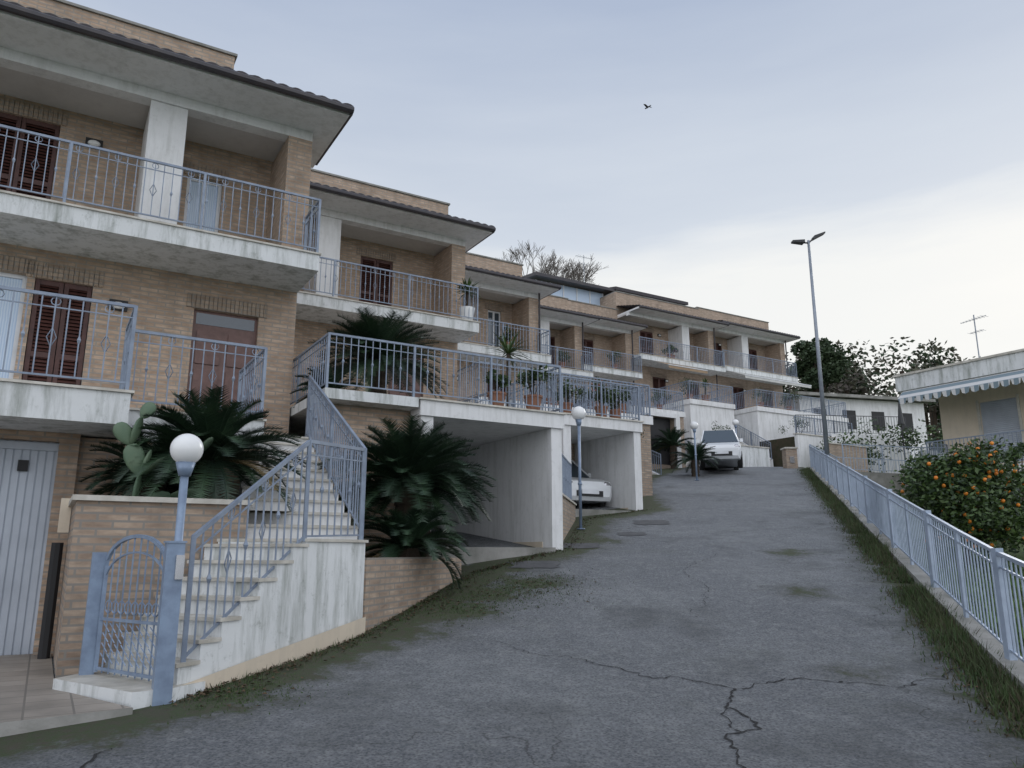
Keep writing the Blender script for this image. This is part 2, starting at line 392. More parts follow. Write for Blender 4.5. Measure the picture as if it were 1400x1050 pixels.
def kerb():
    mb=MB(); a=-6.
    while a<35:
        b=a+1.0; P=[fromAE(a,1.80),fromAE(a,2.02),fromAE(b-.006,2.02),fromAE(b-.006,1.80)]
        zs=[h(*p) for p in P]; mb.prism(P[::-1],[z-.6 for z in zs][::-1],[z+.11 for z in zs][::-1],'concrete'); a=b
    mb.build('kerb_wall')
    mb=MB(); pts=[]
    a=-4.
    while a<=35:
        x,y=fromAE(a,1.92); pts.append((x,y,h(x,y)+.09)); a+=1.5
    rail(mb,pts,.92,.125,'galv',0,1.5,.0085,.1)
    for p,q in zip(pts[:-1],pts[1:]):
        u=Vector((0,0,.80)); mb.rod(Vector(p)+u,Vector(q)+u,.012,'galv',4)
    for i,p in enumerate(pts):
        if i%2==0:
            p=Vector(p); mb.box(p.x-.035,p.x+.035,p.y-.035,p.y+.035,p.z-.1,p.z+.96,'galv')
    mb.build('street_railing')
    mb=MB(); p0=Vector(pts[-1]); 
    rail(mb,[p0,(15.0,35.4,3.3),(18.5,34.6,3.0)],1.0,.12,'galv',0,1.5)
    rail(mb,[(12.2,28.2,2.9),(15.0,28.0,2.75),(18.6,26.6,2.6)],1.0,.12,'galv',0,1.5)
    mb.build('driveway_fence')
    mb=MB(); mb.prism([(12.2,28.1),(15,27.9),(18.6,26.5),(18.6,26.75),(15,28.15),(12.2,28.35)],.5,[2.9,2.75,2.6,2.6,2.75,2.9],'concrete'); mb.build('retaining_wall')
kerb()
def blades(name,n,fn,hmin,hmax,m1,m2,w=.006,litter=0):
    mb=MB()
    for i in range(n):
        x,y,z,k=fn(); hh=random.uniform(hmin,hmax)*k; an=random.uniform(0,6.28); le=random.uniform(.1,.9)*hh; c,s_=math.cos(an),math.sin(an)
        b=random.uniform(0,6.28); 
        if litter and random.random()<litter:
            r=.022; mb.face([(x+r*math.cos(b),y+r*math.sin(b),z+.012),(x-r*math.sin(b),y+r*math.cos(b),z+.025),(x-r*math.cos(b),y-r*math.sin(b),z+.012),(x+.5*r*math.sin(b),y-.5*r*math.cos(b),z+.018)],'leaf_litter'); continue
        mb.face([(x-w*math.sin(b),y+w*math.cos(b),z-.01),(x+w*math.sin(b),y-w*math.cos(b),z-.01),(x+c*le,y+s_*le,z+hh)],m1 if random.random()<.6 else m2)
    mb.build(name)
def f1():
    while True:
        a=3+32*random.random()**1.6; e=1.8-abs(random.gauss(0,.19))
        k=.55+noise.noise(Vector((a*.9,3,0)))*1.1+noise.noise(Vector((a*3.1,8,0)))*.5
        if k>.2: break
    x,y=fromAE(a,e); return x,y,h(x,y),min(1.35,k+.35)*max(.2,1-1.3*(1.8-e))
blades('verge_weeds',32000,f1,.03,.2,'blade','blade_dry',.008,.08)
def gz(x,y):
    a,e=AE(x,y); return base(a)-.084-.45*sm(e,2.0,3.2)-.20*max(0,min(e,14)-3.2)+.08*noise.noise(Vector((x*.3,y*.3,0)))
def f2():
    a=random.uniform(5,18); e=random.uniform(2.1,7); x,y=fromAE(a,e); return x,y,gz(x,y),1
blades('lawn_grass',20000,f2,.06,.22,'blade_lawn','blade',.013)
def f3():
    i=random.choice([1,1,2,2,3,3,4,5]); p=edge[i].lerp(edge[i+1],random.random()); x=p.x+abs(random.gauss(0,.14)); y=p.y-abs(random.gauss(0,.07)); return x,y,h(x,y),random.uniform(.3,1)
blades('wall_foot_weeds',3200,f3,.02,.08,'blade','blade_dry',.006,.25)
def f4():
    cx,cy,cr=random.choice(((-.35,10.3,.7),(.25,10.9,.7),(-.6,9.5,.6),(-2.1,6.3,.5),(.2,10.4,1.0))); x=cx+random.gauss(0,cr*.5); y=cy+random.gauss(0,cr*.5); return x,y,h(x,y),1
blades('moss_tufts',5000,f4,.006,.022,'blade','blade',.009,.05)

# ---------------- houses
def sconce(mb,x,y,z):
    mb.box(x-.13,x+.13,y-.05,y,z-.08,z+.08,'dark'); mb.ball((x,y-.06,z-.01),.1,'globe',10,6,(1,.6,.55))
def roofpent(mb,x0,x1,y0,y1,z0,z1):
    n=int((x1-x0)/.05); m=8
    for j in range(m):
        t0=j/m;t1=(j+1)/m
        ya=y0+(y1-y0)*t0; yb=y0+(y1-y0)*t1; za=z0+(z1-z0)*t0+.02; zb=z0+(z1-z0)*t1-.012
        for i in range(n):
            xa=x0+(x1-x0)*i/n; xb=x0+(x1-x0)*(i+1)/n
            fa=.035*abs(math.sin(math.pi*xa/.22)); fb=.035*abs(math.sin(math.pi*xb/.22))
            mb.face([(xa,ya,za+fa),(xb,ya,za+fb),(xb,yb,zb+fb),(xa,yb,zb+fa)],'tile')
            mb.face([(xa,ya,za+fa-.035),(xb,ya,za+fb-.035),(xb,ya,za+fb),(xa,ya,za+fa)],'tile')
def house(s,D,z,w,up,low,pillars,parx=0,lowfloor=-3.05,awn=None,near=False,part=4.15):
    root=empty('terraced_brick_house',W(s,D,z),ROT)
    mb=MB(); WY=2.1; LY=1.25
    wall(mb,-w,0,0,2.5,WY,.16,[o[:4] for o in up],'brick')
    wall(mb,-w,0,lowfloor,-.3,LY,.16,[o[:4] for o in low],'brick')
    mb.box(-w,0,LY,9,-9,lowfloor-.002,'brick')
    mb.face([(0,LY,lowfloor),(0,9,lowfloor),(0,9,-.3),(0,LY,-.3)],'brick'); mb.face([(-w,LY,lowfloor),(-w,LY,-.3),(-w,9,-.3),(-w,9,lowfloor)],'brick')
    mb.box(-.42,0,.85,WY-.003,0.002,2.42,'brick')
    mb.face([(0,WY,0),(0,9,0),(0,9,2.7),(0,WY,2.7)],'brick'); mb.face([(-w,WY,0),(-w,WY,2.7),(-w,9,2.7),(-w,9,0)],'brick')
    mb.face([(-w,9,-3),(-w,9,2.7),(0,9,2.7),(0,9,-3)],'brick')
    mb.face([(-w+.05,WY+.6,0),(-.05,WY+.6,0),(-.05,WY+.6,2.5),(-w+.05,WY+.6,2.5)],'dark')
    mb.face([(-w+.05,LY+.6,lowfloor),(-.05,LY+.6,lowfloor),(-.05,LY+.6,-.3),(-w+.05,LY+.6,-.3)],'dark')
    for k,o in enumerate(low+up): 
        y=LY if k<len(low) else WY
        x=o[0]-.12
        while x<o[1]+.08:
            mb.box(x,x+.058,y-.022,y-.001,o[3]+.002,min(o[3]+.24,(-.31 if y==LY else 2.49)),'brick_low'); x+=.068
    mb.build('walls',root)
    mb=MB()
    mb.box(-w,0,0,WY+.3,-.3,-.03,'plaster_dirty'); mb.box(-w-.0,.02,-.03,WY-.004,-.028,.0,'marble')
    for px in pillars: mb.box(px-.28,px+.28,.9,WY-.003,.002,2.42,'plaster')
    mb.box(-w,-.0,.86,1.12,2.424,2.60,'plaster')
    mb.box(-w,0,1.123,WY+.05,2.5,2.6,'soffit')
    mb.box(-w,.38,.0,WY+.05,2.602,2.70,'plaster')
    mb.build('balcony_slab_and_eave',root)
    mb=MB()
    roofpent(mb,-w,.42,-.08,2.0,2.73,3.25)
    mb.rod((-w,-.07,2.68),(.42,-.07,2.68),.065,'gutter',8)
    mb.box(.38,.42,-.06,2.0,2.60,2.74,'gutter'); 
    mb.face([(.415,-.06,2.74),(.415,2.0,2.74),(.415,2.0,3.24)],'plaster')
    if not near: mb.rod((-.03,.72,-6),(-.03,.72,2.6),.04,'gutter',6)
    mb.build('pent_roof',root)
    mb=MB()
    mb.box(-w,parx-.001,2.0,9,2.72,part,'brick'); mb.box(-w-.0,parx+.04,1.96,9.05,part,part+.05,'concrete')
    mb.build('roof_parapet',root)
    mb=MB()
    for o in up+low:
        y=(WY if o in up else LY); k=o[4]
        if k=='sh': shutter(mb,o[0],o[1],o[2],o[3],y+.03)
        elif k=='door':
            mb.box(o[0],o[1],y+.08,y+.12,o[2],o[3],'wood_door')
            ww=(o[1]-o[0])
            for a in(0,1):
                for zz in ((.12,.55),(.65,1.2),(1.3,1.85)):
                    xa=o[0]+.08+a*(ww/2-.02); mb.box(xa,xa+ww/2-.14,y+.055,y+.08,o[2]+zz[0],o[2]+zz[1],'wood_door')
            mb.face([(o[0]+.05,y+.07,o[3]-.24),(o[1]-.05,y+.07,o[3]-.24),(o[1]-.05,y+.07,o[3]-.05),(o[0]+.05,y+.07,o[3]-.05)],'glass')
        elif k=='win': window(mb,o[0],o[1],o[2],o[3],y+.08)
        elif k=='cur': window(mb,o[0],o[1],o[2],o[3],y+.08,'frame_white','curtain')
    mb.build('windows_and_shutters',root)
    mb=MB()
    rail(mb,[(-w,.05,0),(-.03,.05,0),(-.03,.84,0)],.95,.125,'iron',2 if near else 1,1.9,.009 if near else .011)
    mb.build('balcony_railing',root)
    mb=MB(); sconce(mb,-2.75 if near else -w*.55,LY,-1.0); sconce(mb,pillars[0]-1.0 if pillars else -2,WY,2.0); mb.build('wall_lamps',root)
    if awn:
        mb=MB(); a,b,m=awn
        mb.face([(a,-.02,-.33),(b,-.02,-.33),(b,-1.1,-.75),(a,-1.1,-.75)],m); mb.face([(a,-1.1,-.75),(b,-1.1,-.75),(b,-1.1,-.92),(a,-1.1,-.92)],m)
        mb.rod((a,-1.1,-.75),(b,-1.1,-.75),.03,'frame_white',6); mb.build('awning',root)
    return root
Z0=-3.05
h1=house(3.33,11.7,4.75,9.0,[(-4.95,-3.86,.05,2.2,'sh'),(-1.85,-1.25,.0,1.85,'cur')],[(-1.65,-.62,Z0,-.85,'door'),(-3.88,-3.12,Z0,-.75,'sh'),(-5.2,-3.98,Z0,-.72,'cur')],[-2.35,-6.5],parx=-1.25,near=True,part=4.38)
house(9.24,17.2,5.96,5.91,[(-2.6,-1.65,.0,2.05,'sh')],[(-2.0,-1.0,Z0,-.85,'door')],[-3.85],near=True)
house(15.2,22.7,7.05,5.96,[(-3.4,-2.5,0,2.1,'sh'),(-1.5,-.9,.6,2.1,'win')],[(-2,-1,Z0,-.85,'sh'),(-4.5,-3.5,Z0,-.85,'door')],[-4.6])
house(21.1,28.0,8.2,5.9,[(-1.4,-.7,0,2.1,'sh'),(-4.2,-3.2,0,2.1,'sh')],[(-2,-1,Z0,-.85,'door'),(-4.5,-3.5,Z0,-.85,'sh')],[-2.1])
house(27.0,31.4,9.55,5.9,[(-2.7,-1.7,0,2.1,'sh')],[(-2,-1,Z0,-.85,'sh')],[-4.6])
house(33.5,31.5,10.7,6.5,[(-4.7,-3.7,0,2.1,'sh'),(-1.4,-.8,.6,2.0,'win')],[(-2,-1,Z0,-.85,'sh'),(-4.6,-3.6,Z0,-.85,'sh')],[-2.2],awn=(-5.5,-2.6,'awning_tan'))
house(40.0,31.6,10.85,6.5,[(-2.2,-1.2,0,2.1,'sh'),(-5.2,-4.4,0,2.1,'sh')],[(-2,-1,Z0,-.85,'sh'),(-4.6,-3.6,Z0,-.85,'sh')],[-3.6],awn=(-6,-.2,'awning_white'))

F=lambda name:(empty(name,(0,0,0),ROT))
lb=F('entrance_terrace')
mb=MB()
mb.box(-5.7,.62,9.0,12.94,1.32,1.66,'plaster_dirty'); mb.box(-5.7,.65,8.97,12.94,1.662,1.69,'marble')
mb.box(.652,2.28,10.1,12.94,1.3,1.66,'plaster_dirty'); mb.box(.654,2.3,10.07,12.94,1.662,1.69,'marble')
mb.box(.2,2.25,10.12,10.3,.2,1.298,'brick'); mb.box(2.302,3.33,11.75,12.94,.2,1.69,'marble')
mb.build('slabs',lb)
mb=MB(); rail(mb,[(-5.7,9.06,1.69),(.58,9.06,1.69),(.58,10.1,1.69),(2.24,10.13,1.69),(2.24,11.7,1.69)],.95,.125,'iron',2,1.6,.010); mb.build('railing',lb)
gr=F('garage')
mb=MB()
wall(mb,-5.7,.22,-1.5,1.318,10.0,.2,[(-2.5,.02,-1.5,1.22)],'brick')
x=-2.5
while x<.0:
    mb.box(x,x+.062,10.12,10.165,-1.07,1.219,'garage_door'); mb.box(x+.062,min(x+.078,.02),10.14,10.16,-1.07,1.219,'garage_door'); x+=.078
mb.box(-2.5,.02,10.09,10.12,1.12,1.2,'garage_door'); mb.box(-.35,-.25,10.07,10.12,.88,1.0,'dark')
mb.rod((.12,9.6,-1.1),(.12,9.6,.1),.06,'dark',8); mb.box(.1,.2,9.3,9.4,0.2,.55,'cream')
mb.build('garage_front_wall',gr)
mb=MB(); 
mb.prism([(-5.7,5.45),(.66,6.3),(.2,7.45),(.19,10.1),(-5.7,10.1)],-1.5,-1.065,'concrete','floor_tile'); mb.build('driveway_paving',gr)
pl=F('brick_planter')
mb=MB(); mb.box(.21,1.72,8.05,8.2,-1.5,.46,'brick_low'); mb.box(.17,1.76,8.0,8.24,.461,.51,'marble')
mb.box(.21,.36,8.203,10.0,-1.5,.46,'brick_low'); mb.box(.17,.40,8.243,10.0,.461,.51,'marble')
mb.face([(.36,8.2,.42),(2.2,8.2,.42),(2.4,10.2,.42),(.36,10.2,.42)],'soil'); mb.build('planter_walls',pl)
st=F('entrance_stairs')
def lerp(a,b,t): return (a[0]+(b[0]-a[0])*t,a[1]+(b[1]-a[1])*t)
def stairs(mb,L0,L1,R0,R1,z0,z1,n,zb,m='plaster',top='marble'):
    rise=(z1-z0)/n
    for i in range(n):
        a,b,c,d=lerp(L0,L1,i/n),lerp(R0,R1,i/n),lerp(R0,R1,(i+1)/n),lerp(L0,L1,(i+1)/n)
        z=z0+rise*(i+1)
        mb.prism([a,b,c,d],zb,z-.03,m)
        dirv=Vector((d[0]-a[0],d[1]-a[1])).normalized()*.03; rv=Vector((b[0]-a[0],b[1]-a[1])).normalized()*.02
        mb.prism([(a[0]-dirv.x,a[1]-dirv.y),(b[0]-dirv.x+rv.x,b[1]-dirv.y+rv.y),(c[0]-dirv.x*.1+rv.x,c[1]-dirv.y*.1+rv.y),(d[0]-dirv.x*.1,d[1]-dirv.y*.1)],z-.03,z,top)
mb=MB()
stairs(mb,(.55,7.62),(1.45,8.03),(.98,6.62),(2.17,7.47),-.98,.08,7,-1.5,'plaster_dirty')
mb.prism([(1.452,8.03),(2.172,7.472),(2.96,8.04),(2.95,8.3),(1.74,8.3)],-1.5,.10,'plaster_dirty'); mb.prism([(1.44,8.04),(2.17,7.45),(2.99,8.03),(2.97,8.3),(1.74,8.3)],.101,.13,'marble')
stairs(mb,(1.74,8.3),(2.3,11.75),(2.96,8.3),(3.30,11.75),.13,1.69,10,-1.2)
mb.prism([(.18,7.45),(.66,6.45),(.92,6.48),(1.2,6.7),(.6,7.9)],-1.4,-.985,'plaster_dirty','marble')
a=(.90,6.53);b=(2.97,8.02)
mb.face([(a[0]+.012,a[1]-.017,-1.4),(b[0]+.012,b[1]-.017,-1.2),(b[0]+.012,b[1]-.017,-.66),(a[0]+.012,a[1]-.017,-1.0)],'cream')
mb.build('steps_and_walls',st)
mb=MB()
rail(mb,[(1.02,6.68,-.85),(2.14,7.49,.10),(2.9,8.04,.13)],.97,.12,'iron',2,1.4,.010,.05)
rail(mb,[(2.93,8.09,.13),(3.26,11.6,1.69)],.98,.12,'iron',2,1.7,.010)
mb.build('stair_railing',st)
def globe_lamp(p,H,r=.125):
    root=empty('globe_street_lamp',p); mb=MB()
    mb.rod((0,0,0),(0,0,.02),.09,'iron_blue',12); mb.rod((0,0,.02),(0,0,H-r*1.6),.032,'iron_blue',12)
    mb.rod((0,0,H-r*1.7),(0,0,H-r*.85),.045,'iron_blue',12,.075)
    mb.rod((0,0,.9),(0,0,.95),.045,'iron_blue',12)
    mb.build('pole',root,True); mb=MB(); mb.ball((0,0,H),r,'globe',24,16); mb.build('globe',root,True)
p=W(.89,6.54,-1.1); globe_lamp(p,1.9)
gt=F('arched_gate')
mb=MB()
g0=Vector((.86,6.62,-.96)); g1=Vector((.45,7.55,-.96)); gd=(g1-g0); gl=gd.length; gd/=gl; up=Vector((0,0,1))
mb.box(.80,.93,6.45,6.58,-1.35,.07,'iron_blue'); mb.box(.36,.47,7.53,7.64,-1.35,.0,'iron_blue'); mb.box(.79,.94,6.44,6.59,.07,.085,'iron_blue')
mb.box(.87,.93,6.42,6.449,-.2,-.02,'chrome')
gH=.85
for a in(.05,gl-.06): mb.rod(g0+gd*a,g0+gd*a+up*gH,.022,'iron_blue',4)
arc=[g0+gd*(gl/2)+gd*(-math.cos(math.pi*i/14)*(gl/2-.055))+up*(gH+math.sin(math.pi*i/14)*.24) for i in range(15)]
for a,b in zip(arc[:-1],arc[1:]): mb.rod(a,b,.02,'iron_blue',4); mb.rod(a-up*.13,b-up*.13,.010,'iron_blue',4)
for zz in(.03,.42): mb.rod(g0+gd*.05+up*zz,g0+gd*(gl-.06)+up*zz,.016,'iron_blue',4)
for i in range(1,9):
    t=i/9; x=.05+t*(gl-.11); top=gH+math.sin(math.acos(max(-1,min(1,1-2*t))))*.24
    mb.rod(g0+gd*x,g0+gd*x+up*top,.008,'iron_blue',4)
    mb.ring(g0+gd*x+up*.52,gd,.05,.006,'iron_blue',10)
    for k in range(4): 
        zz=.08+k*.08; mb.rod(g0+gd*(x-.05)+up*zz,g0+gd*(x+.05)+up*(zz+.07),.005,'iron_blue',3)
mb.build('gate_frame',gt)

pl=F('low_brick_planter'); mb=MB()
def wallseg(mb,a,b,th,z0,z1,m,cap=None):
    d=Vector((b[0]-a[0],b[1]-a[1])).normalized(); q=Vector((-d.y,d.x))*th
    P=[a,b,(b[0]+q.x,b[1]+q.y),(a[0]+q.x,a[1]+q.y)]
    mb.prism(P,z0,z1,m)
    if cap: mb.prism([(a[0]-q.x*.2,a[1]-q.y*.2),(b[0]-q.x*.2,b[1]-q.y*.2),(b[0]+q.x*1.2,b[1]+q.y*1.2),(a[0]+q.x*1.2,a[1]+q.y*1.2)],z1+.001,z1+.04,cap)
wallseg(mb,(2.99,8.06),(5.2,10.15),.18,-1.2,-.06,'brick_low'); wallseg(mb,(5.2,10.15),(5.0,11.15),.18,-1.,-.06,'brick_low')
mb.face([(3.05,8.2,-.12),(5.1,10.15,-.12),(5.0,13.2,-.12),(3.33,13.2,-.12)],'soil'); mb.build('planter_walls',pl)
def portal(s0,s1,D0,D1,z0,zt,railh=.9,name='carport',left=None):
    root=F(name); mb=MB()
    mb.box(s0,s0+.22,D0,D1,z0-.6,zt-.28,'plaster'); mb.box(s1-.22,s1,D0,D1,z0-.6,zt-.28,'plaster')
    mb.box(s0-.03,s1+.03,D0-.05,D1,zt-.279,zt-.03,'plaster'); mb.box(s0-.06,s1+.06,D0-.09,D1,zt-.029,zt,'marble')
    mb.box(s0,s1,D1,D1+.1,z0-.6,zt,'plaster'); mb.box(s0+.221,s1-.221,D1-.12,D1-.002,z0,zt-.4,'garage_door')
    mb.box(s0+.221,s1-.221,D0-.1,D1-.125,z0-.5,z0,'concrete'); 
    mb.box(s1-.235,s1-.2205,D0+.3,D1-.13,z0+.001,z0+.1,'cream')
    lx=s0
    if left is not None:
        lx=left+.04
        mb.box(left,s0-.062,D0-.04,D1+2.2,zt-.16,zt-.002,'plaster_dirty'); mb.box(left,s0-.002,D0+.35,D0+.5,-1,zt-.161,'brick'); mb.box(s0-.0,s1+1.5,D1+.101,D1+2.2,zt-.2,zt,'marble')
    mb.build('frame',root)
    mb=MB(); rail(mb,[(lx,D1-.2,zt),(lx,D0+.03,zt),(s1,D0+.03,zt),(s1,D1-.2,zt)],railh,.12,'iron',1,1.4,.010); mb.build('railing',root)
portal(4.95,7.67,11.15,16.2,.08,2.42,left=3.36,railh=.86)
portal(10.2,12.55,14.76,20.6,.98,3.22)
def terrace(s0,s1,D0,D1,zt,zb,gar=None,m='brick_low',stair=None,door='garage_door'):
    root=F('garden_terrace'); mb=MB()
    ops=[(gar[0],gar[1],zb,zb+2.2)] if gar else []
    wall(mb,s0,s1,zb-1,zt-.25,D0,.3,ops,m)
    for sx in(s0,s1): mb.face([(sx,D0,zb-1),(sx,D1,zb-1),(sx,D1,zt-.25),(sx,D0,zt-.25)],m)
    mb.box(s0-.05,s1+.05,D0-.08,D1,zt-.249,zt,'plaster')
    if gar:
        mb.box(gar[0]-.25,gar[0]-.002,D0-.12,D0-.001,zb-1,zb+2.4,'plaster'); mb.box(gar[1]+.002,gar[1]+.25,D0-.12,D0-.001,zb-1,zb+2.4,'plaster'); mb.box(gar[0],gar[1],D0-.118,D0-.001,zb+2.2,zb+2.4,'plaster')
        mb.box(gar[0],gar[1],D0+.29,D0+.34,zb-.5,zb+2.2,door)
    if stair:
        a,b,d0,zlo=stair; stairs(mb,(a,d0),(a,D1-.2),(b,d0),(b,D1-.2),zlo,zt,14,zlo-1)
        mb.prism([(b+.02,d0),(b+.2,d0),(b+.2,D1-.2),(b+.02,D1-.2)],zlo-1.5,[zlo+.25,zlo+.25,zt+.2,zt+.2],'plaster')
    mb.build('retaining_block',root)
    mb=MB(); rail(mb,[(s0,D1,zt),(s0,D0,zt),(s1,D0,zt),(s1,D1,zt)],.95,.12,'iron',1,1.5,.012)
    if stair: rail(mb,[(b+.1,d0,zlo+.2),(b+.1,D1-.2,zt+.1)],.9,.14,'iron',1,1.5,.012)
    mb.build('railing',root)
terrace(9.3,15.1,17.3,23.9,3.95,1.0); 
terrace(15.3,19.4,22.6,29.2,5.1,2.6,(15.9,18.4),stair=(19.5,20.8,23.4,2.75),door='dark')  # dark panel paints the shade inside an open garage, no door leaf
terrace(21.3,25.2,26.5,32.6,6.45,3.9,(22.2,24.6),stair=(25.4,26.8,27.0,3.8),door='dark')  # open garage again: its inner shade is a dark-coloured panel
terrace(27.3,30.4,28.2,32.7,7.6,4.5,m='plaster',stair=(30.6,32.0,27.4,4.5))
terrace(32.4,40,28.4,32.8,7.75,4.9,m='plaster')
tg=F('tiered_garden_wall'); mb=MB()
mb.box(26.9,30.2,25.9,26.1,3.2,5.0,'plaster_dirty'); mb.box(26.9,30.2,25.85,26.15,5.001,5.05,'marble'); mb.box(26.9,30.2,26.1,28.19,3.0,4.9,'soil')
mb.box(32.4,37.0,25.9,26.1,3.2,5.9,'plaster'); mb.box(32.35,37.0,25.85,26.15,5.901,5.95,'marble'); mb.box(32.4,37,26.1,28.39,3.0,5.8,'soil')
mb.box(31.2,34.0,23.2,23.4,3.0,5.0,'brick_low'); mb.box(31.15,34.0,23.15,23.45,5.001,5.05,'marble')
mb.build('tiers',tg); mb=MB(); rail(mb,[(32.4,26,5.95),(37,26,5.95)],.9,.12,'iron',1,1.5,.012); mb.build('railing',tg)
pl=F('low_brick_planter'); mb=MB(); wallseg(mb,(7.72,11.35),(10.15,14.25),.18,-.6,1.02,'brick_low','marble')
mb.face([(7.7,11.5,.9),(10.1,14.4,.9),(10.1,17,.9),(7.7,17,.9)],'soil')
stairs(mb,(8.2,13.6),(8.2,17.0),(9.5,13.8),(9.5,17),1.0,2.4,10,0); mb.build('planter_walls',pl)
mb=MB(); rail(mb,[(7.9,11.7,1.0),(10.1,14.35,1.05)],.9,.12,'iron',1,1.2,.010); rail(mb,[(9.5,13.8,1.1),(9.5,17,2.5)],.95,.12,'iron',1,1.5); mb.build('railing',pl)
pl=F('low_brick_planter'); mb=MB(); wallseg(mb,(12.7,15.1),(15.6,19.6),.18,.4,2.2,'brick_low','marble'); wallseg(mb,(16,20.5),(19.2,22.5),.2,1,2.9,'brick_low','marble')
mb.face([(12.7,15.2,2.0),(15.6,19.7,2.0),(15.6,22.5,2.0),(12.7,22.5,2.0)],'soil'); mb.build('planter_walls',pl)
for s_,D_,H in((9.35,12.95,2.4),(19.9,20.4,2.0),(26.9,24.9,2.1)):
    q=W(s_,D_); globe_lamp((q.x,q.y,h(q.x,q.y)),H,.15)

ph=F('roof_penthouse'); mb=MB()
mb.box(22.4,27.2,35,38,13.3,13.6,'brick'); 
for i in range(6):
    x=22.4+i*.95; mb.box(x,x+.07,34.95,35.02,13.6,15.2,'frame_white')
mb.face([(22.4,35,13.6),(27.2,35,13.6),(27.2,35,15.2),(22.4,35,15.2)],'curtain'); mb.face([(22.4,35,13.6),(22.4,38,13.6),(22.4,38,15.2),(22.4,35,15.2)],'curtain')
mb.prism([(22.0,34.3),(27.6,34.3),(27.6,38.5),(22.0,38.5)],[15.2,15.2,15.7,15.7],[15.38,15.38,15.9,15.9],'gutter')
mb.box(27.9,33,35,38.5,13.6,15.3,'brick'); mb.prism([(27.6,34.2),(33.4,34.2),(33.4,39),(27.6,39)],[15.3,15.3,16.3,16.3],[15.5,15.5,16.5,16.5],'tile')
mb.box(29,30.2,34.95,34.99,13.8,15.1,'dark'); mb.box(34,40,35.5,39,14.9,15.4,'gutter')
mb.build('penthouse_walls',ph)
def antenna(p,H,rz=0,k=1.0):
    root=empty('tv_antenna',p,rz); mb=MB(); mb.rod((0,0,0),(0,0,H),.02,'pole_grey',5); mb.rod((-.6*k,0,H-.15),(.7*k,0,H-.15),.012,'pole_grey',4)
    for i in range(8): 
        x=(-.5+i*.16)*k; mb.rod((x,(-.25+.02*i)*k,H-.15),(x,(.25-.02*i)*k,H-.15),.006,'pole_grey',3)
    mb.rod((-.4*k,0,H-.6),(.3*k,0,H-.6),.010,'pole_grey',4)
    for i in range(5): mb.rod(((-.35+i*.15)*k,-.2*k,H-.6),((-.35+i*.15)*k,.2*k,H-.6),.006,'pole_grey',3)
    mb.build('antenna_mast',root)
antenna(W(26.6,36,15.6),2.3,.5)

# ---------------- vegetation
def cycas(loc,Rr,n=60,trunk=.5,name='sago_palm',droop=1.0):
    root=empty(name,loc); mb=MB(); rnd=random.Random(int(loc[0]*100)+n)
    near=Vector(loc).length<20
    for i in range(n):
        az=rnd.uniform(0,6.283); u=rnd.random(); el0=R(82-95*u**.9+rnd.uniform(-6,6)); L=Rr*rnd.uniform(.85,1.1)*(.8+.2*u); k=12
        p=Vector((.07*math.cos(az),.07*math.sin(az),trunk)); m='palm_leaf' if rnd.random()<.6 else 'palm_leaf_dark'
        if el0<.0 and rnd.random()<.12: m='palm_leaf_dry'
        prev=p; tw=rnd.uniform(-.15,.15); rr=rnd.uniform(.7,1.15)
        for j in range(k):
            el=el0-droop*rr*(j/k)**1.6; ax=az+tw*j/k
            q=prev+Vector((math.cos(ax)*math.cos(el),math.sin(ax)*math.cos(el),math.sin(el)))*L/k
            mb.rod(prev,q,.008*(1-j/k)+.004,m,3)
            dirv=(q-prev).normalized(); side=Vector((math.sin(ax),-math.cos(ax),0)); nrm=side.cross(dirv)
            if nrm.z<0 and el<1.3: nrm=-nrm
            if j>=1:
                ll=.19*Rr*(math.sin(math.pi*min(.97,(j+1.2)/(k+1.2)))**.5)
                subs=5 if near else 3
                for sub in range(subs):
                    b=prev.lerp(q,sub/subs)
                    for sg in(-1,1):
                        tip=b+(side*sg*.9+dirv*.6+nrm*.35+Vector((0,0,rnd.uniform(-.18,.05)))).normalized()*ll*rnd.uniform(.9,1.05)
                        w_=.0085 if near else .013
                        mb.face([b-dirv*w_,b+dirv*w_,tip],m)
            prev=q
    mb.build('fronds',root)
    mb=MB(); 
    for j in range(6): mb.rod((0,0,trunk*(j/6)-.1),(0,0,trunk*((j+1)/6)),.17,'bark',9,.13)
    mb.build('trunk',root)
cycas(W(1.5,9.15,.42),1.08,140,.58,droop=1.15); cycas(W(1.0,9.75,.42),.8,70,.4); 
cycas(W(4.25,10.0,-.1),1.25,160,1.0,droop=1.1); cycas(W(4.0,9.3,-.1),.85,80,.15,droop=1.4); cycas(W(4.75,10.6,-.1),1.1,90,1.1)
cycas(W(4.75,12.6,2.42),1.25,140,.85); cycas(W(3.8,12.3,2.42),.6,50,.2); cycas(W(21.3,21.9,2.3),1.0,60,1.2); cycas(W(17.3,23.5,5.0),.8,40,.6)
cycas(W(23.9,25.9,3.5),1.1,70,1.2)
def yucca(loc,H,r=.6,pot=True,name='potted_yucca'):
    root=empty(name,loc); mb=MB()
    if pot: mb.rod((0,0,0),(0,0,.4),.15,'globe' if name=='potted_agave' else 'terracotta',12,.22)
    mb.rod((0,0,.3),(0,0,H),.04,'bark',6)
    for i in range(60):
        az=random.uniform(0,6.28);el=random.uniform(-.3,1.4); L=r*random.uniform(.7,1.1); d=Vector((math.cos(az)*math.cos(el),math.sin(az)*math.cos(el),math.sin(el))); s_=Vector((-math.sin(az),math.cos(az),0))*.022
        b=Vector((0,0,H)); m=b+d*L*.55; t=b+d*L-Vector((0,0,.15*L)); mb.face([b-s_,b+s_,m+s_],'leaf'); mb.face([b-s_,m+s_,m-s_],'leaf'); mb.face([m-s_,m+s_,t],'leaf')
    mb.build('plant',root)
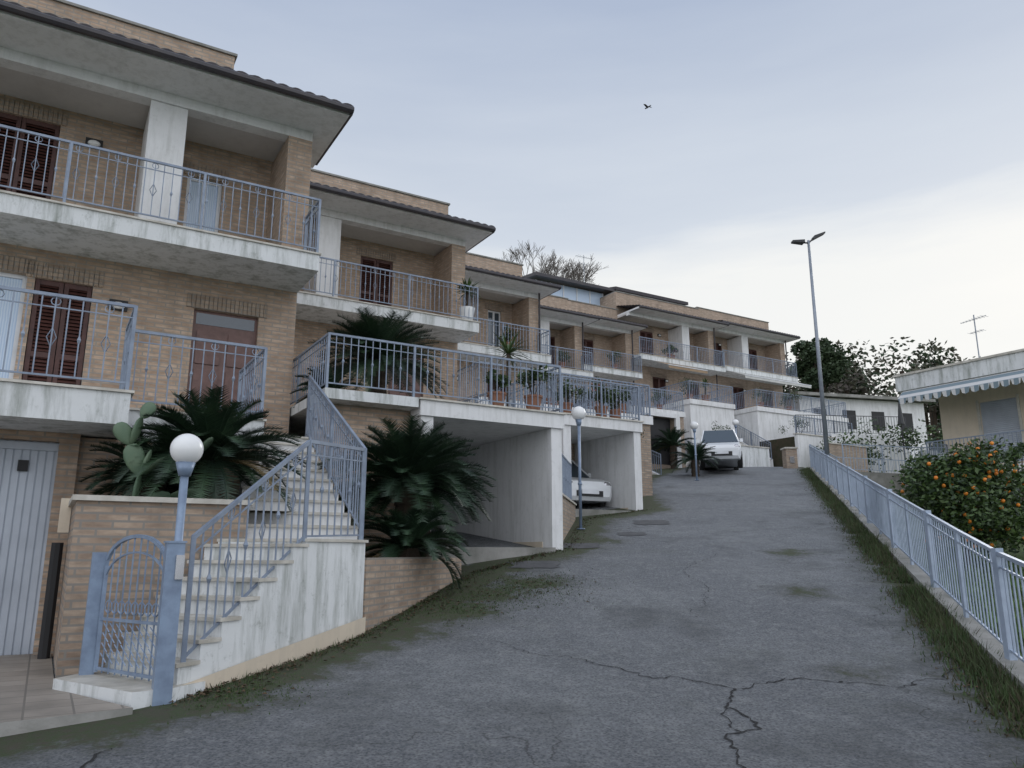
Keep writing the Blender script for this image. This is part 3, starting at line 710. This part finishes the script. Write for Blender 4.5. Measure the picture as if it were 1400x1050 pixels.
yucca(W(8.6,14.6,2.42),2.0,.7); yucca(W(9.0,17.45,5.96),.85,.5,True,'potted_agave'); yucca(W(12.2,18.2,3.95),.8,.5); yucca(W(16.4,23.4,5.1),.9,.6); yucca(W(28.8,28.6,7.6),.9,.6)
def leaves(mb,c,r,n,size,mats,rnd,sc=(1,1,1)):
    for i in range(n):
        d=Vector((rnd.gauss(0,1),rnd.gauss(0,1),rnd.gauss(0,1))).normalized()*(rnd.random()**.4)*r
        p=Vector(c)+Vector((d.x*sc[0],d.y*sc[1],d.z*sc[2]))
        a=Vector((rnd.gauss(0,1),rnd.gauss(0,1),rnd.gauss(0,.6))).normalized(); b=a.cross(Vector((rnd.gauss(0,1),rnd.gauss(0,1),rnd.gauss(0,1)))).normalized()
        s=size*rnd.uniform(.6,1.3); mb.face([p-a*s,p+b*s*.5,p+a*s,p-b*s*.5],rnd.choice(mats))
def potplant(loc,r,seed,fl=False):
    rnd=random.Random(seed); root=empty('potted_plant',loc); mb=MB()
    mb.rod((0,0,0),(0,0,.3),.11,'terracotta',12,.16); mb.rod((0,0,.3),(0,0,.34),.175,'terracotta',12)
    for i in range(5): mb.rod((0,0,.3),(rnd.gauss(0,r*.4),rnd.gauss(0,r*.4),.4+r),.01,'bark',3)
    for i in range(5): leaves(mb,(rnd.gauss(0,r*.45),rnd.gauss(0,r*.45),.42+r*rnd.uniform(.3,1.3)),r*rnd.uniform(.4,.65),85,.045,['leaf','leaf_dark','leaf','leaf_dark','leaf_dark']+(['flower'] if fl else []),rnd)
    mb.build('pot_and_foliage',root)
for i,(s_,D_,z_,r_) in enumerate(((6.6,11.6,2.42,.2),(7.3,11.5,2.42,.28),(10.6,15.2,3.22,.3),(11.6,15.1,3.22,.25),(12.2,15.3,3.22,.35),(13.4,17.6,3.95,.4),(14.3,17.6,3.95,.3),(17.2,23.0,5.1,.4),(18.6,23.0,5.1,.5),(13.6,23.1,7.05,.3),(19.6,28.4,8.2,.35),(22.6,27,6.45,.5),(24.2,27,6.45,.4),(25.4,31.8,9.55,.4),(29.5,31.9,10.7,.4),(33.2,28.8,7.75,.5),(35.5,28.8,7.75,.5),(29.8,32,10.7,.3),(27.7,28.6,7.6,.5),(28.2,27.0,4.9,.6),(34,27,5.8,.6),(13.6,16.8,2.0,.6),(14.8,19.2,2.0,.7),(17.5,22.6,2.9,.6))):
    potplant(W(s_,D_,z_),r_,i,i%6==5)
root=empty('prickly_pear_cactus',W(.72,8.62,.42),0); mb=MB(); rnd=random.Random(5)
def pad(c,az,tilt,l,w_):
    ax=Vector((math.cos(az)*math.sin(tilt),math.sin(az)*math.sin(tilt),math.cos(tilt))); nn=(Vector((-math.sin(az),math.cos(az),0))+Vector((rnd.uniform(-.2,.6),-.9,rnd.uniform(-.2,.2)))).normalized(); sd=ax.cross(nn).normalized(); nn=sd.cross(ax)
    i0=len(mb.v); k=mb.mi('cactus'); nu,nv=10,7
    for a in range(nv+1):
        t=math.pi*a/nv
        for b in range(nu):
            p=2*math.pi*b/nu; wd=w_*math.sin(t)*(1-.22*math.cos(t))
            q=c+ax*(l/2-l/2*math.cos(t))+sd*wd*math.cos(p)+nn*.026*math.sin(t)*math.sin(p); mb.v.append(tuple(q))
    for a in range(nv):
        for b in range(nu):
            b2=(b+1)%nu; mb.f.append((i0+a*nu+b,i0+a*nu+b2,i0+(a+1)*nu+b2,i0+(a+1)*nu+b)); mb.m.append(k)
    return c+ax*l*.95
AZ=ROT
b0=Vector((0,0,0)); 
a1=pad(b0,AZ,.1,.36,.10); a2=pad(a1,AZ+3.14,.35,.34,.10); pad(a2,AZ+3.14,.6,.26,.085); a3=pad(a2,AZ,.25,.3,.085); pad(a3,AZ,.5,.2,.07)
a4=pad(a1,AZ,.9,.32,.09); a5=pad(a4,AZ,1.35,.3,.085); pad(a5,AZ,.7,.24,.08); b1=pad(b0,AZ,1.15,.38,.09); pad(b1,AZ,1.5,.34,.09); a2b=pad(a1,AZ,.3,.28,.08)
mb.build('pads',root,True)
root=empty('ceramic_urn',W(2.55,11.9,1.69)); mb=MB()
prof=[(.0,.09),(.05,.10),(.2,.15),(.35,.16),(.45,.11),(.52,.07),(.58,.11)]
for (a,ra),(b,rb) in zip(prof[:-1],prof[1:]): mb.rod((0,0,a),(0,0,b),ra,'terracotta',14,rb)
mb.build('urn_body',root,True)
def leafytree(name,loc,H,r,n,size,mats,trunkh,seed=1,fruit=0,clumps=16,sc=.85):
    rnd=random.Random(seed); root=empty(name,loc); mb=MB(); mb.rod((0,0,-.3),(0,0,trunkh),.035*H,'bark',8,.02*H)
    cs=[]
    for i in range(clumps):
        an=rnd.uniform(0,6.28); rr=r*rnd.uniform(.25,.75); zz=trunkh+(H-trunkh)*rnd.uniform(.1,.82); q=1-abs((zz-trunkh)/(H-trunkh)-.4)*.8
        c=Vector((math.cos(an)*rr*q,math.sin(an)*rr*q,zz)); cs.append(c); mid=Vector((c.x*.4,c.y*.4,trunkh+(zz-trunkh)*.4))
        mb.rod((0,0,trunkh*.9),mid,.012*H,'bark',5,.008*H); mb.rod(mid,c,.008*H,'bark',4,.003*H)
    mb.build('trunk_and_limbs',root); mb=MB()
    for c in cs: leaves(mb,c,r*rnd.uniform(.3,.5),n//clumps,size,mats,rnd,(1,1,sc))
    mb.build('foliage',root)
    if fruit:
        mb=MB()
        for i in range(fruit):
            c=rnd.choice(cs); d=Vector((rnd.gauss(0,1),rnd.gauss(0,1)-.6,rnd.gauss(0,1))).normalized()*r*rnd.uniform(.22,.42); mb.ball(c+d,.034,'orange',7,5)
        mb.build('oranges',root,True)
q=(7.75,13.4); leafytree('orange_tree',(q[0],q[1],gz(*q)),2.1,1.22,15000,.045,['leaf','leaf','leaf_dark'],.4,3,120,28)
q=(13.6,20.6); leafytree('citrus_shrub',(q[0],q[1],gz(*q)),2.6,.5,1500,.05,['leaf','leaf_dark'],1.1,5,6,8)
q=(10.4,15.6); leafytree('garden_shrub',(q[0],q[1],gz(*q)),1.3,.9,3000,.05,['leaf_dark'],.3,6,0,10)
def baretree(loc,H,seed):
    rnd=random.Random(seed); root=empty('bare_tree',loc); mb=MB()
    def br(p,d,L,r,lv):
        q=p+d*L; mb.rod(p,q,r,'branch',4 if lv<3 else 3,r*.65)
        if lv>=6: return
        for i in range(3):
            nd=(d+Vector((rnd.gauss(0,.42),rnd.gauss(0,.42),rnd.gauss(.08,.25)))).normalized(); br(q if i else p.lerp(q,.75),nd,L*rnd.uniform(.66,.84),max(.02,r*.58),lv+1)
    br(Vector((0,0,-1)),Vector((0,0,1)),H*.26,H*.02,0); mb.build('branches',root)
for x,y,H,sd in((-.8,66,10,1),(1.6,67,11,2),(4.0,67,11,3),(6.2,70,10.5,4)):
    baretree((x,y,18.6),H,sd)
mb=MB(); mb.prism([(-8,60),(14,60),(14,90),(-8,90)],[5]*4,[17.5,15,17,18.5],'terrain'); mb.build('hill_behind')
rnd=random.Random(11); mb=MB()
for i in range(90):
    x=rnd.uniform(24,62); y=rnd.uniform(62,84); a,e=AE(x,y); z=base(a)+rnd.uniform(3,9)-max(0,(x-38))*.10; leaves(mb,(x,y,z),rnd.uniform(1.5,3),400,.26,['leaf_dark','leaf_olive'] if rnd.random()<.5 else ['leaf_olive','branch'],rnd,(1,1,1.1))
    mb.rod((x,y,z-9),(x,y,z),.2,'bark',5)
mb.build('distant_woods')
leafytree('pine_tree',(24.5,60,6),11.3,2.4,8000,.2,['leaf_dark'],6.5,8,0,18,.6)
mb=MB(); rnd=random.Random(4)
for i in range(40):
    x=rnd.uniform(15,27); y=rnd.uniform(38,46); mb_z=rnd.uniform(4.2,6.0); leaves(mb,(x,y,mb_z),rnd.uniform(.5,1.1),200,.1,['leaf_dark','leaf'],rnd)
mb.build('hedge')

rh=F('cream_apartment_building'); mb=MB()
OPS=[(12.15,13.3,2.75,4.75),(8.5,9.8,2.75,4.75),(11.6,13.2,.3,2.0)]
wall(mb,2.0,14.6,-1,5.35,25.6,.15,OPS,'cream',axis='y')
mb.box(25.75,34,2,14.6,-1,5.3,'cream'); mb.face([(25.6,14.6,-1),(25.75,14.6,-1),(25.75,14.6,5.3),(25.6,14.6,5.3)],'cream')
mb.box(24.2,35,1.5,15.2,5.30,5.8,'plaster_dirty'); mb.box(24.15,35,1.45,15.25,5.8,5.87,'marble')
mb.box(24.3,25.59,2,14.5,2.3,2.55,'plaster')
for (a,b,c,d) in OPS:
    z=c
    while z<d: mb.box(25.66,25.70,a,b,z,z+.045,'garage_door'); z+=.06
    mb.box(25.705,25.72,a,b,c,d,'garage_door')
    mb.box(25.56,25.6,a-.08,a-.001,c-.08,d+.08,'marble'); mb.box(25.56,25.6,b+.001,b+.08,c-.08,d+.08,'marble')
mb.build('walls_and_roof',rh); mb=MB()
mb.face([(24.25,2,5.28),(24.25,15,5.28),(23.9,15,4.98),(23.9,2,4.98)],'stripe'); 
for i in range(44): 
    y=2+i*.295; mb.face([(23.9,y,4.98),(23.9,y+.29,4.98),(23.9,y+.25,4.82),(23.9,y+.145,4.78),(23.9,y+.04,4.82)],'stripe')
mb.build('striped_awning',rh); mb=MB(); rail(mb,[(25.5,14.45,2.55),(24.35,14.45,2.55),(24.35,2,2.55)],.95,.12,'iron',0,1.5,.012); mb.build('balcony_railing',rh)
antenna(W(26,13.3,5.8),2.0,1.9,.75)
root=empty('white_hillside_house',(23.5,55,5),.25); mb=MB()
mb.box(-5,5,-3,4,-1,5.3,'plaster'); mb.prism([(-5.5,-3.6),(5.5,-3.6),(5.5,4.5),(-5.5,4.5)],[5.3]*2+[6.2]*2,[5.5]*2+[6.4]*2,'concrete')
for i in range(4): mb.box(-4+i*2.3,-3+i*2.3,-3.04,-2.99,3.2,4.5,'dark')
mb.build('house_shell',root)
root=empty('white_garden_wall',(0,0,0)); mb=MB()
mb.prism([(15.2,40.5),(20.8,40.0),(20.8,40.3),(15.2,40.8)],2,[6.2,6.0,6.0,6.2],'plaster'); rail(mb,[(15.2,40.6,6.2),(20.8,40.1,6.0)],1,.14,'ironwork_dark',0,1.5,.012)
mb.prism([(20.9,39),(27,36),(27,36.3),(20.9,39.3)],1,[5.1,4.4,4.4,5.1],'plaster_dirty')
mb.build('wall_panel',root)
root=empty('brick_gate_pillar',(12.55,34.6,3.2)); mb=MB(); mb.box(-.25,.25,-.25,.25,-.5,1.35,'brick_low'); mb.box(-.3,.3,-.3,.3,1.351,1.42,'marble'); mb.box(-.1,.1,-.28,-.251,.7,1.0,'chrome'); mb.build('pillar',root)
root=empty('closed_parasol',(19.6,38.2,5.1)); mb=MB(); mb.rod((0,0,-1),(0,0,2.4),.04,'dark',6); mb.rod((0,0,1.2),(0,0,2.3),.16,'lamp_black',8,.04); mb.build('parasol_canopy',root)

px,py=(10.75,26.1)
zb=h(px,py)-.3
root=empty('street_light',(px,py,zb)); mb=MB(); top=11.05-zb
mb.rod((0,0,0),(0,0,1.2),.10,'pole_grey',12,.09); mb.rod((0,0,1.2),(0,0,top),.08,'pole_grey',12,.045)
mb.build('pole',root,True); mb=MB()
for sx,tilt in((-1,.08),(1,.5)):
    a=Vector((0,0,top-.1)); b=Vector((sx*.18,0,top-.1+.18*tilt+(.08 if sx>0 else 0))); mb.rod(a,b,.03,'lamp_black',8)
    c=b+Vector((sx*.42,0,.42*tilt)); w_=.15
    mb.prism([(b.x,-w_),(c.x,-w_*.7),(c.x,w_*.7),(b.x,w_)] if sx>0 else [(c.x,-w_*.7),(b.x,-w_),(b.x,w_),(c.x,w_*.7)],[b.z-.04,c.z-.03,c.z-.03,b.z-.04] if sx>0 else [c.z-.03,b.z-.04,b.z-.04,c.z-.03],[b.z+.07,c.z+.03,c.z+.03,b.z+.07] if sx>0 else [c.z+.03,b.z+.07,b.z+.07,c.z+.03],'lamp_black')
mb.build('led_heads',root)

def car(loc,rz,name='parked_car',scl=(1,1,1)):
    root=empty(name,loc,rz); root.scale=scl
    secs=[(-1.85,.36,.62,.66),(-1.78,.26,.74,.74),(-1.3,.24,.86,.79),(-.85,.24,.93,.8),(.2,.24,.95,.8),(1.3,.24,.96,.8),(1.72,.26,.93,.76),(1.82,.36,.85,.70)]
    mb=MB(); rings=[]
    for y,zl,zh,w_ in secs:
        rings.append([(-w_*.92,y,zl),(-w_,y,zl+.15),(-w_,y,zh-.12),(-w_*.93,y,zh),(w_*.93,y,zh),(w_,y,zh-.12),(w_,y,zl+.15),(w_*.92,y,zl)])
    for a,b in zip(rings[:-1],rings[1:]):
        for i in range(8): j=(i+1)%8; mb.face([a[i],b[i],b[j],a[j]],'carpaint')
    mb.face(rings[0],'carpaint'); mb.face(rings[-1][::-1],'carpaint')
    top=[(-.25,1.44,.58),(.3,1.48,.6),(.95,1.46,.6),(1.5,1.36,.57)]; 
    for (y0,z0,w0),(y1,z1,w1) in zip(top[:-1],top[1:]): mb.face([(-w0,y0,z0),(w0,y0,z0),(w1,y1,z1),(-w1,y1,z1)],'carpaint')
    mb.face([(-.72,-.88,.935),(.72,-.88,.935),(.58,-.25,1.44),(-.58,-.25,1.44)],'glass'); mb.face([(.70,1.74,.94),(-.70,1.74,.94),(-.57,1.5,1.36),(.57,1.5,1.36)],'glass')
    for sg in(-1,1):
        mb.face([(sg*.74,-.86,.94),(sg*.58,-.25,1.44),(sg*.6,.3,1.48),(sg*.6,.95,1.46),(sg*.57,1.5,1.36),(sg*.72,1.72,.94)],'glass')
        for ya,yb,za in((-.86,-.25,1.44),(.42,.36,1.47),(1.72,1.5,1.36)): mb.rod((sg*.745,ya,.94),(sg*.60,yb,za),.03,'carpaint',6)
        mb.box(min(sg*.8,sg*.93),max(sg*.8,sg*.93),-.72,-.58,.95,1.07,'carpaint')
        for y in(-1.15,1.2):
            mb.rod((sg*.64,y,.29),(sg*.81,y,.29),.29,'rubber',20); mb.rod((sg*.81,y,.29),(sg*.822,y,.29),.18,'chrome',14)
        mb.ball((sg*.58,-1.77,.66),.13,'chrome',10,6,(1.1,.5,.7)); mb.box(min(sg*.5,sg*.72),max(sg*.5,sg*.72),1.78,1.84,.62,.82,'redlight')
    mb.box(-.4,.4,-1.87,-1.8,.36,.5,'dark'); mb.box(-.26,.26,-1.89,-1.871,.42,.53,'frame_white'); mb.box(-.26,.26,1.83,1.85,.55,.66,'frame_white')
    mb.build('car_body',root)
q=W(11.45,17.3); car((q.x,q.y,.99),ROT)
q=fromAE(33.2,-1.75); car((q[0],q[1],h(*q)),-.22,scl=(1,1.1,1.18))
root=empty('flying_bird',(5.55,28.3,17.8),.6); root.scale=(.6,.6,.6); mb=MB()
mb.ball((0,0,0),.07,'lamp_black',8,6,(.8,2.6,.8)); mb.ball((0,.2,.02),.045,'lamp_black',8,5)
for sg in(-1,1):
    mb.face([(0,.1,.02),(sg*.2,.12,.16),(sg*.2,-.04,.15),(0,-.08,.02)],'lamp_black'); mb.face([(sg*.2,.12,.16),(sg*.42,-.02,.10),(sg*.2,-.04,.15)],'lamp_black')
mb.face([(-.02,-.15,0),(.02,-.15,0),(.06,-.32,0),(-.06,-.32,0)],'lamp_black'); mb.build('bird_body',root)

# ---------------- world, sun, camera
w=bpy.data.worlds.new('World'); scene.world=w; w.use_nodes=True; nt=w.node_tree; nt.nodes.clear()
out=N(nt,'ShaderNodeOutputWorld'); bg=N(nt,'ShaderNodeBackground'); nt.links.new(bg.outputs[0],out.inputs[0])
sky=N(nt,'ShaderNodeTexSky'); sky.sky_type='NISHITA'; sky.sun_disc=False; sky.sun_elevation=R(20); sky.sun_rotation=R(40); sky.air_density=1.2; sky.dust_density=1.0
tc=N(nt,'ShaderNodeTexCoord'); sep=N(nt,'ShaderNodeSeparateXYZ'); nt.links.new(tc.outputs['Generated'],sep.inputs[0])
mp=N(nt,'ShaderNodeMapping'); mp.inputs['Scale'].default_value=(1.0,1.0,6.5); nt.links.new(tc.outputs['Generated'],mp.inputs[0])
nz=noi(nt,1.5,9,mp.outputs[0],.55)
ad=N(nt,'ShaderNodeMath',operation='MULTIPLY_ADD'); nt.links.new(nz,ad.inputs[0]); ad.inputs[1].default_value=-.22; nt.links.new(sep.outputs[2],ad.inputs[2])
ad2=N(nt,'ShaderNodeMath',operation='MULTIPLY_ADD'); nt.links.new(sep.outputs[0],ad2.inputs[0]); ad2.inputs[1].default_value=-.03; nt.links.new(ad.outputs[0],ad2.inputs[2])
up_=mixc(nt,ramp(nt,ad2.outputs[0],.24,.52),(6.9,7.45,8.2),(4.4,5.15,6.6))
haze=mixc(nt,ramp(nt,ad2.outputs[0],.205,.275),(9.1,9.2,9.1),up_)
back_fill=ramp(nt,sep.outputs[1],.25,-.55)
haze=mixc(nt,back_fill,haze,(12.6,13.2,14.4))  # added fill: sky behind the camera made brighter to lift the shaded fronts
cf=ramp(nt,nz,.3,.7,.95,.99)
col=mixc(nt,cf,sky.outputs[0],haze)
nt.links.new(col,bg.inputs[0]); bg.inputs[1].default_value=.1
sd=bpy.data.lights.new('sun','SUN'); sd.energy=.6; sd.angle=R(18); sd.color=(1,.98,.95); so=bpy.data.objects.new('sun',sd); scene.collection.objects.link(so)
az=R(40); el=R(20); v=Vector((math.sin(az)*math.cos(el),math.cos(az)*math.cos(el),math.sin(el))); so.rotation_euler=v.to_track_quat('Z','Y').to_euler()
cam=bpy.data.cameras.new('camera'); cam.lens=27; cam.sensor_width=36; cam.clip_end=3000; co=bpy.data.objects.new('camera',cam); scene.collection.objects.link(co)
co.location=(0,0,0); co.rotation_euler=(R(90+12.36),0,0); scene.camera=co
scene.view_settings.view_transform='Standard'; scene.view_settings.look='None'; scene.view_settings.exposure=0
